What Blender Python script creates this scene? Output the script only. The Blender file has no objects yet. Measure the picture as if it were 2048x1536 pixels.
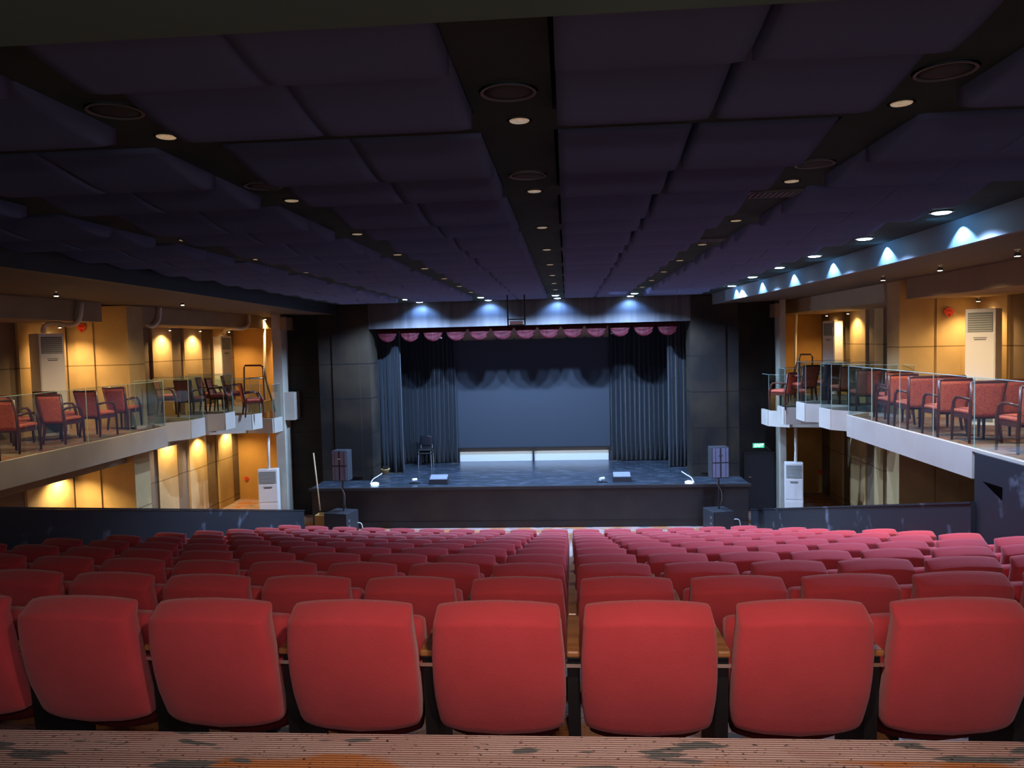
import bpy, bmesh, math, random
from math import sin, cos, pi, sqrt, atan2, radians
from mathutils import Vector, Matrix
random.seed(7)
C = bpy.context.scene.collection
SC = bpy.context.scene

# ---------------------------------------------------------------- camera
F = 1540.0
YA, PI_, RO = .0717, -.0542, -.0249
cf = Vector((-sin(YA)*cos(PI_), cos(YA)*cos(PI_), sin(PI_)))
r0 = Vector((cos(YA), sin(YA), 0)); u0 = r0.cross(cf)
cr = r0*cos(RO) + u0*sin(RO); cu = -r0*sin(RO) + u0*cos(RO)
cam = bpy.data.cameras.new('camera'); co = bpy.data.objects.new('camera', cam); C.objects.link(co)
co.matrix_world = Matrix(((cr.x, cu.x, -cf.x, 0), (cr.y, cu.y, -cf.y, 0), (cr.z, cu.z, -cf.z, 0), (0, 0, 0, 1)))
cam.sensor_width = 36; cam.lens = 36*F/2048; cam.clip_start = .05; cam.clip_end = 200
SC.camera = co

def ray(x, y): return cf + cr*((x-1024)/F) - cu*((y-768)/F)
def atZ(x, y, z): d = ray(x, y); return d*(z/d.z)      # a point of the level z seen at x, y of the photo
def atY(x, y, Y): d = ray(x, y); return d*(Y/d.y)
def atX(x, y, X): d = ray(x, y); return d*(X/d.x)

# ---------------------------------------------------------------- materials
def mat(name, col, rough=.6, metal=0, spec=.5, emit=None, es=0, noise=None, bump=None, coat=0, sheen=0):
    m = bpy.data.materials.new(name); m.use_nodes = True
    nt = m.node_tree; b = nt.nodes['Principled BSDF']
    b.inputs['Base Color'].default_value = (*col, 1)
    b.inputs['Roughness'].default_value = rough
    b.inputs['Metallic'].default_value = metal
    b.inputs['Specular IOR Level'].default_value = spec
    b.inputs['Coat Weight'].default_value = coat
    if sheen: b.inputs['Sheen Weight'].default_value = sheen
    if emit:
        b.inputs['Emission Color'].default_value = (*emit, 1); b.inputs['Emission Strength'].default_value = es
    tc = nt.nodes.new('ShaderNodeTexCoord')
    if noise:
        col2, scale, lo, hi = noise[:4]
        mp = nt.nodes.new('ShaderNodeMapping'); nt.links.new(tc.outputs['Object'], mp.inputs[0])
        if len(noise) > 4: mp.inputs['Scale'].default_value = noise[4]
        n = nt.nodes.new('ShaderNodeTexNoise'); n.inputs['Scale'].default_value = scale; n.inputs['Detail'].default_value = 5
        nt.links.new(mp.outputs[0], n.inputs['Vector'])
        r = nt.nodes.new('ShaderNodeValToRGB'); r.color_ramp.elements[0].position = lo; r.color_ramp.elements[1].position = hi
        r.color_ramp.elements[0].color = (*col, 1); r.color_ramp.elements[1].color = (*col2, 1)
        nt.links.new(n.outputs['Fac'], r.inputs[0]); nt.links.new(r.outputs[0], b.inputs['Base Color'])
    if bump:
        s, st = bump
        n2 = nt.nodes.new('ShaderNodeTexNoise'); n2.inputs['Scale'].default_value = s; n2.inputs['Detail'].default_value = 3
        nt.links.new(tc.outputs['Object'], n2.inputs['Vector'])
        bp = nt.nodes.new('ShaderNodeBump'); bp.inputs['Strength'].default_value = st; bp.inputs['Distance'].default_value = .02
        nt.links.new(n2.outputs['Fac'], bp.inputs['Height']); nt.links.new(bp.outputs[0], b.inputs['Normal'])
    return m

def zgroove(m, zs, w=.012, axis=2, col=(.12, .08, .04)):
    """dark joint lines across a wall at the heights zs"""
    nt = m.node_tree; b = nt.nodes['Principled BSDF']
    tc = nt.nodes.new('ShaderNodeTexCoord'); sp = nt.nodes.new('ShaderNodeSeparateXYZ'); nt.links.new(tc.outputs['Object'], sp.inputs[0])
    acc = None
    for z in zs:
        a = nt.nodes.new('ShaderNodeMath'); a.operation = 'COMPARE'; a.inputs[1].default_value = z; a.inputs[2].default_value = w
        nt.links.new(sp.outputs[axis], a.inputs[0])
        if acc is None: acc = a
        else:
            mx = nt.nodes.new('ShaderNodeMath'); mx.operation = 'MAXIMUM'
            nt.links.new(acc.outputs[0], mx.inputs[0]); nt.links.new(a.outputs[0], mx.inputs[1]); acc = mx
    mix = nt.nodes.new('ShaderNodeMixRGB'); nt.links.new(acc.outputs[0], mix.inputs[0])
    src = b.inputs['Base Color'].links
    if src: nt.links.new(src[0].from_socket, mix.inputs[1])
    else: mix.inputs[1].default_value = b.inputs['Base Color'].default_value
    mix.inputs[2].default_value = (*col, 1)
    nt.links.new(mix.outputs[0], b.inputs['Base Color'])
    return m

def glass_mat():
    m = bpy.data.materials.new('railing_glass'); m.use_nodes = True; nt = m.node_tree; nt.nodes.clear()
    o = nt.nodes.new('ShaderNodeOutputMaterial'); t = nt.nodes.new('ShaderNodeBsdfTransparent'); g = nt.nodes.new('ShaderNodeBsdfGlossy')
    t.inputs[0].default_value = (.93, .97, .955, 1); g.inputs['Roughness'].default_value = .03; g.inputs[0].default_value = (.8, .9, .95, 1)
    lw = nt.nodes.new('ShaderNodeLayerWeight'); lw.inputs[0].default_value = .5; pw = nt.nodes.new('ShaderNodeMath'); pw.operation = 'POWER'; pw.inputs[1].default_value = 3; nt.links.new(lw.outputs['Facing'], pw.inputs[0])
    fr = nt.nodes.new('ShaderNodeMath'); fr.operation = 'MULTIPLY_ADD'; fr.inputs[1].default_value = .5; fr.inputs[2].default_value = .035; nt.links.new(pw.outputs[0], fr.inputs[0])
    mx = nt.nodes.new('ShaderNodeMixShader'); nt.links.new(fr.outputs[0], mx.inputs[0]); nt.links.new(t.outputs[0], mx.inputs[1]); nt.links.new(g.outputs[0], mx.inputs[2])
    nt.links.new(mx.outputs[0], o.inputs[0]); return m

def carpet_mat(name, base, dark, warm, scale=1.0):
    """ribbed carpet with grey patches and orange blotches"""
    m = bpy.data.materials.new(name); m.use_nodes = True; nt = m.node_tree; b = nt.nodes['Principled BSDF']
    b.inputs['Roughness'].default_value = .95; b.inputs['Specular IOR Level'].default_value = .1
    tc = nt.nodes.new('ShaderNodeTexCoord')
    def noise(sc, vec, det=2):
        mp = nt.nodes.new('ShaderNodeMapping'); mp.inputs['Scale'].default_value = vec; nt.links.new(tc.outputs['Object'], mp.inputs[0])
        n = nt.nodes.new('ShaderNodeTexNoise'); n.inputs['Scale'].default_value = sc; n.inputs['Detail'].default_value = det
        nt.links.new(mp.outputs[0], n.inputs['Vector']); return n.outputs['Fac']
    def ramp(f, lo, hi):
        r = nt.nodes.new('ShaderNodeValToRGB'); r.color_ramp.elements[0].position = lo; r.color_ramp.elements[1].position = hi; nt.links.new(f, r.inputs[0]); return r.outputs[0]
    def mix(f, a, c):
        x = nt.nodes.new('ShaderNodeMixRGB'); nt.links.new(f, x.inputs[0])
        for i, v in ((1, a), (2, c)):
            if isinstance(v, tuple): x.inputs[i].default_value = (*v, 1)
            else: nt.links.new(v, x.inputs[i])
        return x.outputs[0]
    c = mix(ramp(noise(1.6*scale, (1, 1.6, 1)), .50, .55), base, warm)
    c = mix(ramp(noise(3.2*scale, (1, 3.5, 1)), .60, .63), c, dark)
    c = mix(ramp(noise(60, (1, 1, 1), 3), .62, .72), c, (.05, .04, .04))
    w = nt.nodes.new('ShaderNodeTexWave'); w.bands_direction = 'Y'; w.inputs['Scale'].default_value = 22; nt.links.new(tc.outputs['Object'], w.inputs['Vector'])
    bp = nt.nodes.new('ShaderNodeBump'); bp.inputs['Strength'].default_value = .6; bp.inputs['Distance'].default_value = .01
    nt.links.new(w.outputs['Fac'], bp.inputs['Height']); nt.links.new(bp.outputs[0], b.inputs['Normal'])
    mm = nt.nodes.new('ShaderNodeMixRGB'); mm.blend_type = 'MULTIPLY'; mm.inputs[0].default_value = .45
    nt.links.new(c, mm.inputs[1]); nt.links.new(w.outputs['Color'], mm.inputs[2]); nt.links.new(mm.outputs[0], b.inputs['Base Color'])
    return m

M = {}
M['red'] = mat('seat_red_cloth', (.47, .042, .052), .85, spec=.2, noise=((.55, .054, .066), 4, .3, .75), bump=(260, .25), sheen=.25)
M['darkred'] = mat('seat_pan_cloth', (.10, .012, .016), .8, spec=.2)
M['black'] = mat('black_plastic', (.010, .010, .011), .5)
M['wood'] = mat('armrest_wood', (.38, .17, .05), .3, noise=((.26, .10, .03), 6, .35, .7, (1, 8, 1)), coat=.3)
M['chrome'] = mat('chrome', (.7, .7, .72), .18, 1)
M['ceil'] = mat('black_ceiling', (.044, .068, .062), .85, spec=.1, noise=((.052, .080, .072), 2, .4, .6))
M['bulk'] = mat('green_black_soffit', (.095, .15, .125), .9, spec=.1)
M['panel'] = mat('violet_grey_acoustic_cloth', (.125, .165, .30), .95, spec=.05, bump=(150, .15))
M['blackwall'] = mat('black_wall_paint', (.011, .010, .010), .6, spec=.25, noise=((.034, .026, .017), .7, .42, .62))
zgroove(M['blackwall'], (-.45, -1.33, -2.22, -3.1), .012, 2, (.008, .008, .008))
M['header'] = mat('header_wall_paint', (.045, .045, .05), .5, spec=.4, noise=((.075, .075, .08), 3, .4, .65, (2.5, 1, .15)))
M['wallp'] = mat('tan_plaster_panel', (.50, .36, .17), .85, spec=.15, noise=((.40, .28, .13), 1.6, .35, .7))
M['walld'] = mat('brown_recess_paint', (.17, .125, .08), .85, spec=.15, noise=((.21, .15, .095), 2, .4, .7))
M['orange'] = mat('ochre_wall_paint', (.50, .27, .07), .8, noise=((.43, .23, .06), 2, .4, .7))
JZ = (atX(340, 722, -9.7).z, atX(316, 963, -9.7).z, atX(469, 991, -9.7).z)
zgroove(M['wallp'], JZ, .010, 2, (.2, .13, .06))
zgroove(M['walld'], JZ, .010, 2, (.07, .05, .03))
M['fascia'] = mat('cream_fascia_paint', (.47, .44, .38), .6, noise=((.42, .39, .33), 2, .4, .7))
M['beam'] = mat('tan_beam_paint', (.30, .21, .12), .8, noise=((.26, .18, .10), 2, .4, .7))
M['pillar'] = mat('pale_pillar_paint', (.46, .44, .36), .7, noise=((.38, .36, .29), 2.5, .4, .7))
M['soffit'] = mat('bronze_soffit_paint', (.075, .055, .035), .7)
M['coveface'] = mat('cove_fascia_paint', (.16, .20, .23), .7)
M['plywood'] = mat('scuffed_black_partition', (.020, .023, .030), .5, noise=((.16, .18, .23), 2.6, .60, .74), spec=.4)
M['carpet'] = carpet_mat('ribbed_patterned_carpet', (.58, .40, .35), (.20, .20, .20), (.62, .25, .10))
M['carpet2'] = carpet_mat('balcony_carpet', (.30, .22, .16), (.12, .09, .07), (.34, .16, .10), 1.3)
M['nosing'] = carpet_mat('ribbed_step_edging', (.66, .48, .44), (.19, .20, .20), (.60, .40, .36), 1.4)
M['stage'] = mat('glossy_black_stage_floor', (.028, .038, .052), .25, spec=.6, noise=((.09, .11, .15), 3, .5, .75, (1, 2.2, 1)), bump=(6, .08))
M['stagefront'] = mat('black_stage_front', (.028, .027, .030), .45, spec=.45, noise=((.04, .037, .036), 2, .4, .7))
M['curtain'] = mat('black_velour', (.009, .013, .019), .9, spec=.1, sheen=.3)
M['valance'] = mat('maroon_satin', (.050, .006, .011), .6, spec=.12, noise=((.028, .003, .006), 9, .4, .6, (4, 1, .5)))
M['screen'] = mat('grey_projection_screen', (.040, .048, .062), .85, spec=.1)
M['backwall'] = mat('beige_stage_wall', (.42, .34, .24), .8)
M['whitebase'] = mat('white_painted_base', (.62, .63, .64), .6)
M['glass'] = glass_mat()
M['gedge'] = mat('glass_edge_green', (.30, .45, .41), .3)
M['acwhite'] = mat('white_air_conditioner', (.72, .70, .66), .35)
M['grille'] = mat('grey_green_grille', (.16, .19, .17), .5)
M['signred'] = mat('red_sign', (.85, .05, .02), .5)
M['signtext'] = mat('dark_sign_lettering', (.10, .005, .005), .5)
M['pipe'] = mat('white_pipe', (.72, .68, .60), .5)
M['cw'] = mat('dark_walnut', (.07, .022, .014), .3, coat=.3)
M['cfab'] = mat('red_brown_chair_cloth', (.52, .12, .06), .85, noise=((.36, .06, .04), 60, .45, .6))
M['brass'] = mat('bronze_rail_metal', (.30, .19, .09), .3, 1)
M['spk'] = mat('black_speaker_paint', (.03, .033, .04), .45)
M['spkg'] = mat('speaker_mesh_grille', (.22, .25, .38), .5, .3)
M['reflect'] = mat('amber_reflector_painted_glow', (.75, .6, .4), .25, .8, emit=(1, .72, .42), es=.22, noise=((.25, .15, .08), 60, .45, .6))  # weak emission stands in for light reflected by the unlit lamps
M['ring'] = mat('grey_lamp_trim', (.10, .09, .08), .5)
M['spkring'] = mat('grey_speaker_ring', (.17, .16, .15), .6)
M['spkcone'] = mat('dark_speaker_cover', (.055, .055, .05), .8)
M['halo'] = mat('lit_halogen_lens', (1, .9, .75), .5, emit=(1, .85, .62), es=60)
M['led'] = mat('lit_blue_white_lens', (.8, .9, 1), .5, emit=(.45, .68, 1), es=35)
M['exitlit'] = mat('lit_green_sign_face', (.02, .35, .18), .5, emit=(.02, .6, .28), es=1.2)
M['exittext'] = mat('lit_sign_lettering', (.8, 1, .9), .5, emit=(.6, 1, .8), es=5)
M['bwood'] = mat('raw_plywood_box', (.42, .26, .09), .6)
M['broom'] = mat('broom_handle_wood', (.48, .34, .20), .5)
M['doorpaint'] = mat('black_door_paint', (.013, .015, .02), .5)
M['dark'] = mat('opening_shade_paint', (.003, .002, .002), .95, spec=0)  # near-black colour paints the shade inside the partition opening
M['whitepl'] = mat('white_plastic', (.75, .77, .8), .4)
M['grey'] = mat('grey_metal', (.25, .25, .26), .4, .6)
M['downlite'] = mat('lit_floor_lamp_lens', (.9, .95, 1), .5, emit=(.6, .8, 1), es=3)

# ---------------------------------------------------------------- mesh helpers
def text(body, size, parent, loc, m, ext=.001, shear=0, ay=None):
    c = bpy.data.curves.new('lettering', 'FONT'); c.body = body; c.size = size; c.align_x = 'CENTER'; c.extrude = ext; c.shear = shear
    if ay: c.align_y = ay
    t = bpy.data.objects.new('tmp', c); C.objects.link(t)
    me = bpy.data.meshes.new_from_object(t.evaluated_get(bpy.context.evaluated_depsgraph_get())); bpy.data.objects.remove(t)
    me.materials.clear(); me.materials.append(m)
    o = bpy.data.objects.new('lettering', me); C.objects.link(o); o.parent = parent; o.location = loc; o.rotation_euler = (pi/2, 0, 0); return o

class MB:
    def __init__(s): s.v = []; s.f = []; s.mi = []
    def quadbox(s, P, m=0):                                   # 8 corner points, bottom 4 then top 4
        n = len(s.v); s.v += [tuple(p) for p in P]
        for f in ((3, 2, 1, 0), (4, 5, 6, 7), (0, 1, 5, 4), (1, 2, 6, 5), (2, 3, 7, 6), (3, 0, 4, 7)):
            s.f.append([n+i for i in f]); s.mi.append(m)
        return s
    def box(s, x0, x1, y0, y1, z0, z1, m=0):
        return s.quadbox([(x0, y0, z0), (x1, y0, z0), (x1, y1, z0), (x0, y1, z0), (x0, y0, z1), (x1, y0, z1), (x1, y1, z1), (x0, y1, z1)], m)
    def prism(s, pts, z0, z1, m=0):
        n = len(s.v); k = len(pts)
        s.v += [(p[0], p[1], z0) for p in pts] + [(p[0], p[1], z1) for p in pts]
        a = sum(pts[i][0]*pts[(i+1) % k][1]-pts[(i+1) % k][0]*pts[i][1] for i in range(k))
        o = list(range(k)) if a > 0 else list(range(k))[::-1]
        s.f.append([n+i for i in o[::-1]]); s.f.append([n+k+i for i in o]); s.mi += [m, m]
        for i in range(k):
            a_, b_ = o[i], o[(i+1) % k]; s.f.append([n+a_, n+b_, n+k+b_, n+k+a_]); s.mi.append(m)
        return s
    def wall(s, p, q, t, z0, z1, m=0):                        # upright slab from p to q, thickness t
        d = Vector((q[0]-p[0], q[1]-p[1], 0)); n = Vector((-d.y, d.x, 0)).normalized()*t/2
        a = [z0, z0] if not isinstance(z0, (list, tuple)) else z0; b = [z1, z1] if not isinstance(z1, (list, tuple)) else z1
        return s.quadbox([(p[0]-n.x, p[1]-n.y, a[0]), (q[0]-n.x, q[1]-n.y, a[1]), (q[0]+n.x, q[1]+n.y, a[1]), (p[0]+n.x, p[1]+n.y, a[0]),
                          (p[0]-n.x, p[1]-n.y, b[0]), (q[0]-n.x, q[1]-n.y, b[1]), (q[0]+n.x, q[1]+n.y, b[1]), (p[0]+n.x, p[1]+n.y, b[0])], m)
    def bar(s, p, q, w, h=None, m=0):                         # rectangular bar between two points
        p = Vector(p); q = Vector(q); h = h or w; d = (q-p).normalized()
        up = Vector((0, 0, 1)) if abs(d.z) < .9 else Vector((0, 1, 0))
        a = d.cross(up).normalized(); b = a.cross(d)
        a *= w/2; b *= h/2
        return s.quadbox([p-a-b, p+a-b, q+a-b, q-a-b, p-a+b, p+a+b, q+a+b, q-a+b], m)
    def tube(s, pts, r, k=8, m=0):
        pts = [Vector(p) for p in pts]; n0 = len(s.v); prev = None
        for i, p in enumerate(pts):
            d = (pts[min(i+1, len(pts)-1)]-pts[max(i-1, 0)]).normalized()
            if prev is None: prev = d.cross(Vector((0, 0, 1)) if abs(d.z) < .9 else Vector((1, 0, 0))).normalized()
            a = (prev - d*prev.dot(d)).normalized(); b = d.cross(a); prev = a
            rr = r[i] if isinstance(r, (list, tuple)) else r
            for j in range(k):
                t = 2*pi*j/k; s.v.append(tuple(p + a*cos(t)*rr + b*sin(t)*rr))
        for i in range(len(pts)-1):
            for j in range(k):
                a0 = n0+i*k+j; a1 = n0+i*k+(j+1) % k
                s.f.append([a0, a1, a1+k, a0+k]); s.mi.append(m)
        s.f.append([n0+j for j in range(k)][::-1]); s.f.append([n0+(len(pts)-1)*k+j for j in range(k)]); s.mi += [m, m]
        return s
    def lathe(s, prof, cx=0, cy=0, k=20, m=0, caps=True):                # (r, z) list, closed with end fans
        n0 = len(s.v)
        for r, z in prof:
            for j in range(k):
                t = 2*pi*j/k; s.v.append((cx+r*cos(t), cy+r*sin(t), z))
        for i in range(len(prof)-1):
            for j in range(k):
                a0 = n0+i*k+j; a1 = n0+i*k+(j+1) % k
                s.f.append([a0, a1, a1+k, a0+k]); s.mi.append(m)
        if caps: s.f.append([n0+j for j in range(k)][::-1]); s.f.append([n0+(len(prof)-1)*k+j for j in range(k)]); s.mi += [m, m]
        return s
    def grid(s, fn, nu, nv, m=0, closed_u=False):
        n0 = len(s.v)
        for j in range(nv+1):
            for i in range(nu if closed_u else nu+1):
                s.v.append(tuple(fn(i/nu, j/nv)))
        w = nu if closed_u else nu+1
        for j in range(nv):
            for i in range(nu):
                a = n0+j*w+i; b = n0+j*w+(i+1) % w
                s.f.append([a, b, b+w, a+w]); s.mi.append(m)
        return s
    def build(s, name, m, parent=None, smooth=False, bevel=0, fix=False, thick=0, sub=0):
        me = bpy.data.meshes.new(name); me.from_pydata(s.v, [], s.f)
        ms = m if isinstance(m, (list, tuple)) else [m]
        for x in ms: me.materials.append(x)
        for p, i in zip(me.polygons, s.mi): p.material_index = i; p.use_smooth = smooth
        if fix:
            bm = bmesh.new(); bm.from_mesh(me); bmesh.ops.remove_doubles(bm, verts=bm.verts, dist=1e-5)
            bmesh.ops.recalc_face_normals(bm, faces=bm.faces); bm.to_mesh(me); bm.free()
        me.update()
        o = bpy.data.objects.new(name, me); C.objects.link(o)
        if parent: o.parent = parent
        if thick:
            q = o.modifiers.new('solid', 'SOLIDIFY'); q.thickness = thick; q.offset = 0
        if bevel:
            q = o.modifiers.new('bevel', 'BEVEL'); q.width = bevel; q.segments = 2; q.limit_method = 'ANGLE'
        if sub:
            q = o.modifiers.new('sub', 'SUBSURF'); q.levels = sub; q.render_levels = sub
        return o

def thing(name, label, cat, loc=(0, 0, 0), rz=0, group=None):
    o = bpy.data.objects.new(name, None); C.objects.link(o); o.location = loc; o.rotation_euler = (0, 0, rz)
    return tag(o, label, cat, group)
def tag(o, label=None, cat=None, group=None):
    if label: o['label'] = label
    if cat: o['category'] = cat
    if group: o['group'] = group
    return o
def struct(o, label=None):
    o['kind'] = 'structure'
    if label: o['label'] = label
    return o
def dup(root, loc, rz=0, label=None, group=None):
    r = root.copy(); C.objects.link(r); r.location = loc; r.rotation_euler = (0, 0, rz)
    if label: r['label'] = label
    if group: r['group'] = group
    for ch in list(root.children):
        c = ch.copy(); C.objects.link(c); c.parent = r
        for g in ch.children:
            d = g.copy(); C.objects.link(d); d.parent = c
    return r
class Maker:                                                   # the first use moves the prototype, later uses copy it
    def __init__(s, root): s.root = root; s.used = False
    def put(s, loc, rz, label, group=None):
        if not s.used:
            s.used = True; r = s.root; r.location = loc; r.rotation_euler = (0, 0, rz); r['label'] = label
            if group: r['group'] = group
            return r
        return dup(s.root, loc, rz, label, group)
ORD = ['first', 'second', 'third', 'fourth', 'fifth', 'sixth', 'seventh', 'eighth', 'ninth', 'tenth', 'eleventh', 'twelfth', 'thirteenth', 'fourteenth', 'fifteenth', 'sixteenth', 'seventeenth', 'eighteenth']

def spot(loc, to, power, col, ang=70, blend=.6, r=.03):
    l = bpy.data.lights.new('spot_lamp', 'SPOT'); l.energy = power; l.color = col; l.spot_size = radians(ang); l.spot_blend = blend; l.shadow_soft_size = r
    o = bpy.data.objects.new('spot_lamp', l); C.objects.link(o); o.location = loc
    o.rotation_euler = (Vector(to)-Vector(loc)).to_track_quat('-Z', 'Y').to_euler(); return o
def area(loc, to, power, col, sx, sy, name='area_lamp'):
    l = bpy.data.lights.new(name, 'AREA'); l.energy = power; l.color = col; l.shape = 'RECTANGLE'; l.size = sx; l.size_y = sy
    o = bpy.data.objects.new(name, l); C.objects.link(o); o.location = loc
    o.rotation_euler = (Vector(to)-Vector(loc)).to_track_quat('-Z', 'Y').to_euler(); return o

# ---------------------------------------------------------------- main dimensions (metres, eye at the origin)
CEIL = 1.05; SOF = .80; SOF2 = .89
XL, XR = -9.70, 7.05           # side walls
FL, FR = -8.45, 5.70           # faces of the piers and upper beams
BL, BR = -7.50, 4.87           # balcony fronts
YW = 19.7; YE = 21.9; YP = 19.1           # side parts of the front wall, proscenium wall
ZC = -1.41                     # balcony kerb top
ZF = -4.42; ZS = -3.42         # hall floor, stage floor
D0, DS, H0, DH = 2.91, 1.114, -1.005, .2495
SH = .95
RC = 60.0
def tierz(k): return H0 - DH*k - SH if k < 10 else ZF

# ---------------------------------------------------------------- floor
mb = MB()
xs = [XL + (XR-XL)*i/24 for i in range(25)]
def strip(y0, z0, y1, z1, m=0, curve0=1, curve1=1):
    n = len(mb.v)
    for x in xs: mb.v.append((x, y0+curve0*x*x/RC, z0))
    for x in xs: mb.v.append((x, y1+curve1*x*x/RC, z1))
    for i in range(24): mb.f.append([n+i, n+i+1, n+25+i+1, n+25+i]); mb.mi.append(m)
strip(-2.5, -1.43, 2.58, -1.43, 0, 0, 0)
strip(2.58, -1.43, 2.72, -1.43, 1, 0, 0)
strip(2.72, -1.43, 2.72, tierz(0), 0, 0, 0)
strip(2.72, tierz(0), D0+.72, tierz(0), 0, 0, 1)
for k in range(1, 11):
    y = D0+DS*k-.394
    strip(y, tierz(k-1), y, tierz(k), 1)
    strip(y, tierz(k), y+DS, tierz(k), 0)
strip(D0+DS*11-.394, ZF, YE, ZF, 0, 1, 0)
struct(mb.build('floor', [M['carpet'], M['nosing']]), 'ribbed patterned carpet stepping down toward the stage')

# ---------------------------------------------------------------- ceiling
mb = MB().box(XL, XR, -2.5, YE+.2, CEIL+.12, CEIL+.3)
# band of beams between the padded panels, flush at CEIL
mb.box(XL, XR, 17.0, YE+.2, CEIL, CEIL+.12)
TX = [(-5.13, -3.80), (-3.40, -2.10), (-1.75, -.40), (-.04, 1.36), (1.74, 2.98)]
xe = [-5.75] + [v for t in TX for v in t] + [3.72]
for i in range(0, len(xe), 2): mb.box(xe[i], xe[i+1], .3, 17.0, CEIL, CEIL+.12)
YG = [(2.17+1.725*j, 3.56+1.725*j) for j in range(9)]
ye = [.3] + [v for t in YG for v in t]
for j in range(9):
    y0 = ye[2*j]; y1 = ye[2*j+1]
    for a, b in TX: mb.box(a, b, y0, y1, CEIL, CEIL+.12)
for a, b in TX: mb.box(a, b, YG[-1][1], 17.0, CEIL, CEIL+.12)
struct(mb.build('ceiling', M['ceil']), 'black ceiling with crossing bands between padded panels')
struct(MB().box(XL, XR, -2.5, 2.12, .87, CEIL).build('ceiling_bulkhead', M['bulk']), 'dark green-black lowered ceiling above the rear')

# padded panels: cloth stretched over a curved frame, hanging lowest at the stage side
def pad_mesh():
    m = MB(); W, L, Hh = .33, .335, .085
    def fn(u, v):
        y = -L + 2*L*v; x = -W + 2*W*u
        t = v
        z = -.012 - Hh*sin(min(1, t/.96)*pi/2)**1.3
        if t > .96: z += (t-.96)/.04*.02
        e = min(u, 1-u)
        if e < .04: z += (1-e/.04)**2*.006
        return (x, y, z)
    m.grid(fn, 12, 12)
    n = 13
    b0 = len(m.v)
    rim = [i for i in range(n)] + [j*n+12 for j in range(1, 13)] + [12*n+i for i in range(11, -1, -1)] + [j*n for j in range(11, 0, -1)]
    for r in rim: x, y, z = m.v[r]; m.v.append((x, y, .06))
    for i in range(len(rim)):
        j = (i+1) % len(rim); m.f.append([rim[j], rim[i], b0+i, b0+j]); m.mi.append(0)
    return m
pad = pad_mesh().build('acoustic_ceiling_panel', M['panel'], smooth=True, fix=True)
tag(pad, 'x', 'ceiling panel', 'padded acoustic panels of the hall ceiling')
pm = Maker(pad)
colname = ['far-left block, left', 'far-left block, right', 'mid-left block, left', 'mid-left block, right', 'centre-left block, left', 'centre-left block, right',
           'centre-right block, left', 'centre-right block, right', 'far-right block, left', 'far-right block, right']
rn = 0
for j, (y0, y1) in enumerate(YG):
    for q in range(2):
        cy = y0 + (y1-y0)*(.25+.5*q)
        rn += 1
        for i, (a, b) in enumerate(TX):
            for p in range(2):
                cx = a + (b-a)*(.25+.5*p)
                nm = ORD[rn-1]
                o = pm.put((cx, cy, CEIL), 0, 'violet-grey padded ceiling panel, %s row from the rear, %s column' % (nm, colname[2*i+p]))

# ceiling downlights, unlit; amber reflectors given a faint painted glow
dl = thing('recessed_downlight', 'x', 'ceiling light')
m = MB(); m.lathe([(.062, -.006), (.062, 0), (.05, 0), (.05, -.006)], k=20, caps=False); m.build('trim_ring', M['ring'], dl, smooth=False)
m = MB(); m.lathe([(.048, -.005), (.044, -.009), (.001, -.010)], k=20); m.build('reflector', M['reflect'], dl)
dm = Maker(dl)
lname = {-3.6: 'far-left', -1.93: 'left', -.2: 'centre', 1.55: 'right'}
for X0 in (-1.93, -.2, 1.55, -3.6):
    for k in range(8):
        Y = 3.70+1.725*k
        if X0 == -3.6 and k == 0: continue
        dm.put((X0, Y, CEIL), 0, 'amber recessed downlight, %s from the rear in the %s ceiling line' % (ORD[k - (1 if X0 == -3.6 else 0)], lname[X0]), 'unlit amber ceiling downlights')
# ceiling speakers
cs = thing('ceiling_speaker', 'x', 'ceiling speaker')
MB().lathe([(.125, -.004), (.125, 0), (.105, 0), (.105, -.012), (.118, -.012)], k=28, caps=False).build('rim', M['spkring'], cs, smooth=True)
MB().lathe([(.104, -.006), (.06, -.009), (.001, -.010)], k=28).build('cover', M['spkcone'], cs, smooth=True)
sm = Maker(cs)
for (X0, nm) in ((-.22, 'centre'), (1.54, 'right'), (-1.93, 'left')):
    for (Y, w) in ((3.27, 'nearer'), (4.9, 'farther')):
        sm.put((X0, Y, CEIL), 0, 'round ceiling speaker, %s of the two in the %s band' % (w, nm), 'round speakers in the ceiling')
# detectors and sprinkler heads
for (x, y, nm) in ((1190, 380, 'small sprinkler head right of the centre band'), (453, 403, 'small sprinkler head in the left ceiling'), (1985, 346, 'small sprinkler head at the upper right ceiling')):
    p = atZ(x, y, CEIL)
    t = thing('sprinkler_head', nm, 'sprinkler', p)
    MB().lathe([(.03, 0), (.028, -.006), (.008, -.01), (.008, -.035)], k=12).build('escutcheon', M['spkring'], t)
    MB().lathe([(.02, -.036), (.02, -.04)], k=10).build('deflector', M['grey'], t)
for (x, y, nm) in ((1548, 385, 'louvred air vent beside the right ceiling band, nearer one'), (1420, 478, 'louvred air vent in the right ceiling band, farther one')):
    p = atZ(x, y, CEIL)
    t = thing('ceiling_vent', nm, 'air vent', p)
    m = MB(); m.box(-.2, .2, -.13, -.11, -.015, 0); m.box(-.2, .2, .11, .13, -.015, 0); m.box(-.2, -.18, -.11, .11, -.015, 0); m.box(.18, .2, -.11, .11, -.015, 0)
    m.build('frame', M['ring'], t)
    for i in range(9): MB().quadbox([(-.17+.04*i, -.11, -.02), (-.155+.04*i, -.11, -.02), (-.155+.04*i, .11, -.02), (-.17+.04*i, .11, -.02), (-.18+.04*i, -.11, -.001), (-.165+.04*i, -.11, -.001), (-.165+.04*i, .11, -.001), (-.18+.04*i, .11, -.001)]).build('slat', M['ring'], t)

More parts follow.
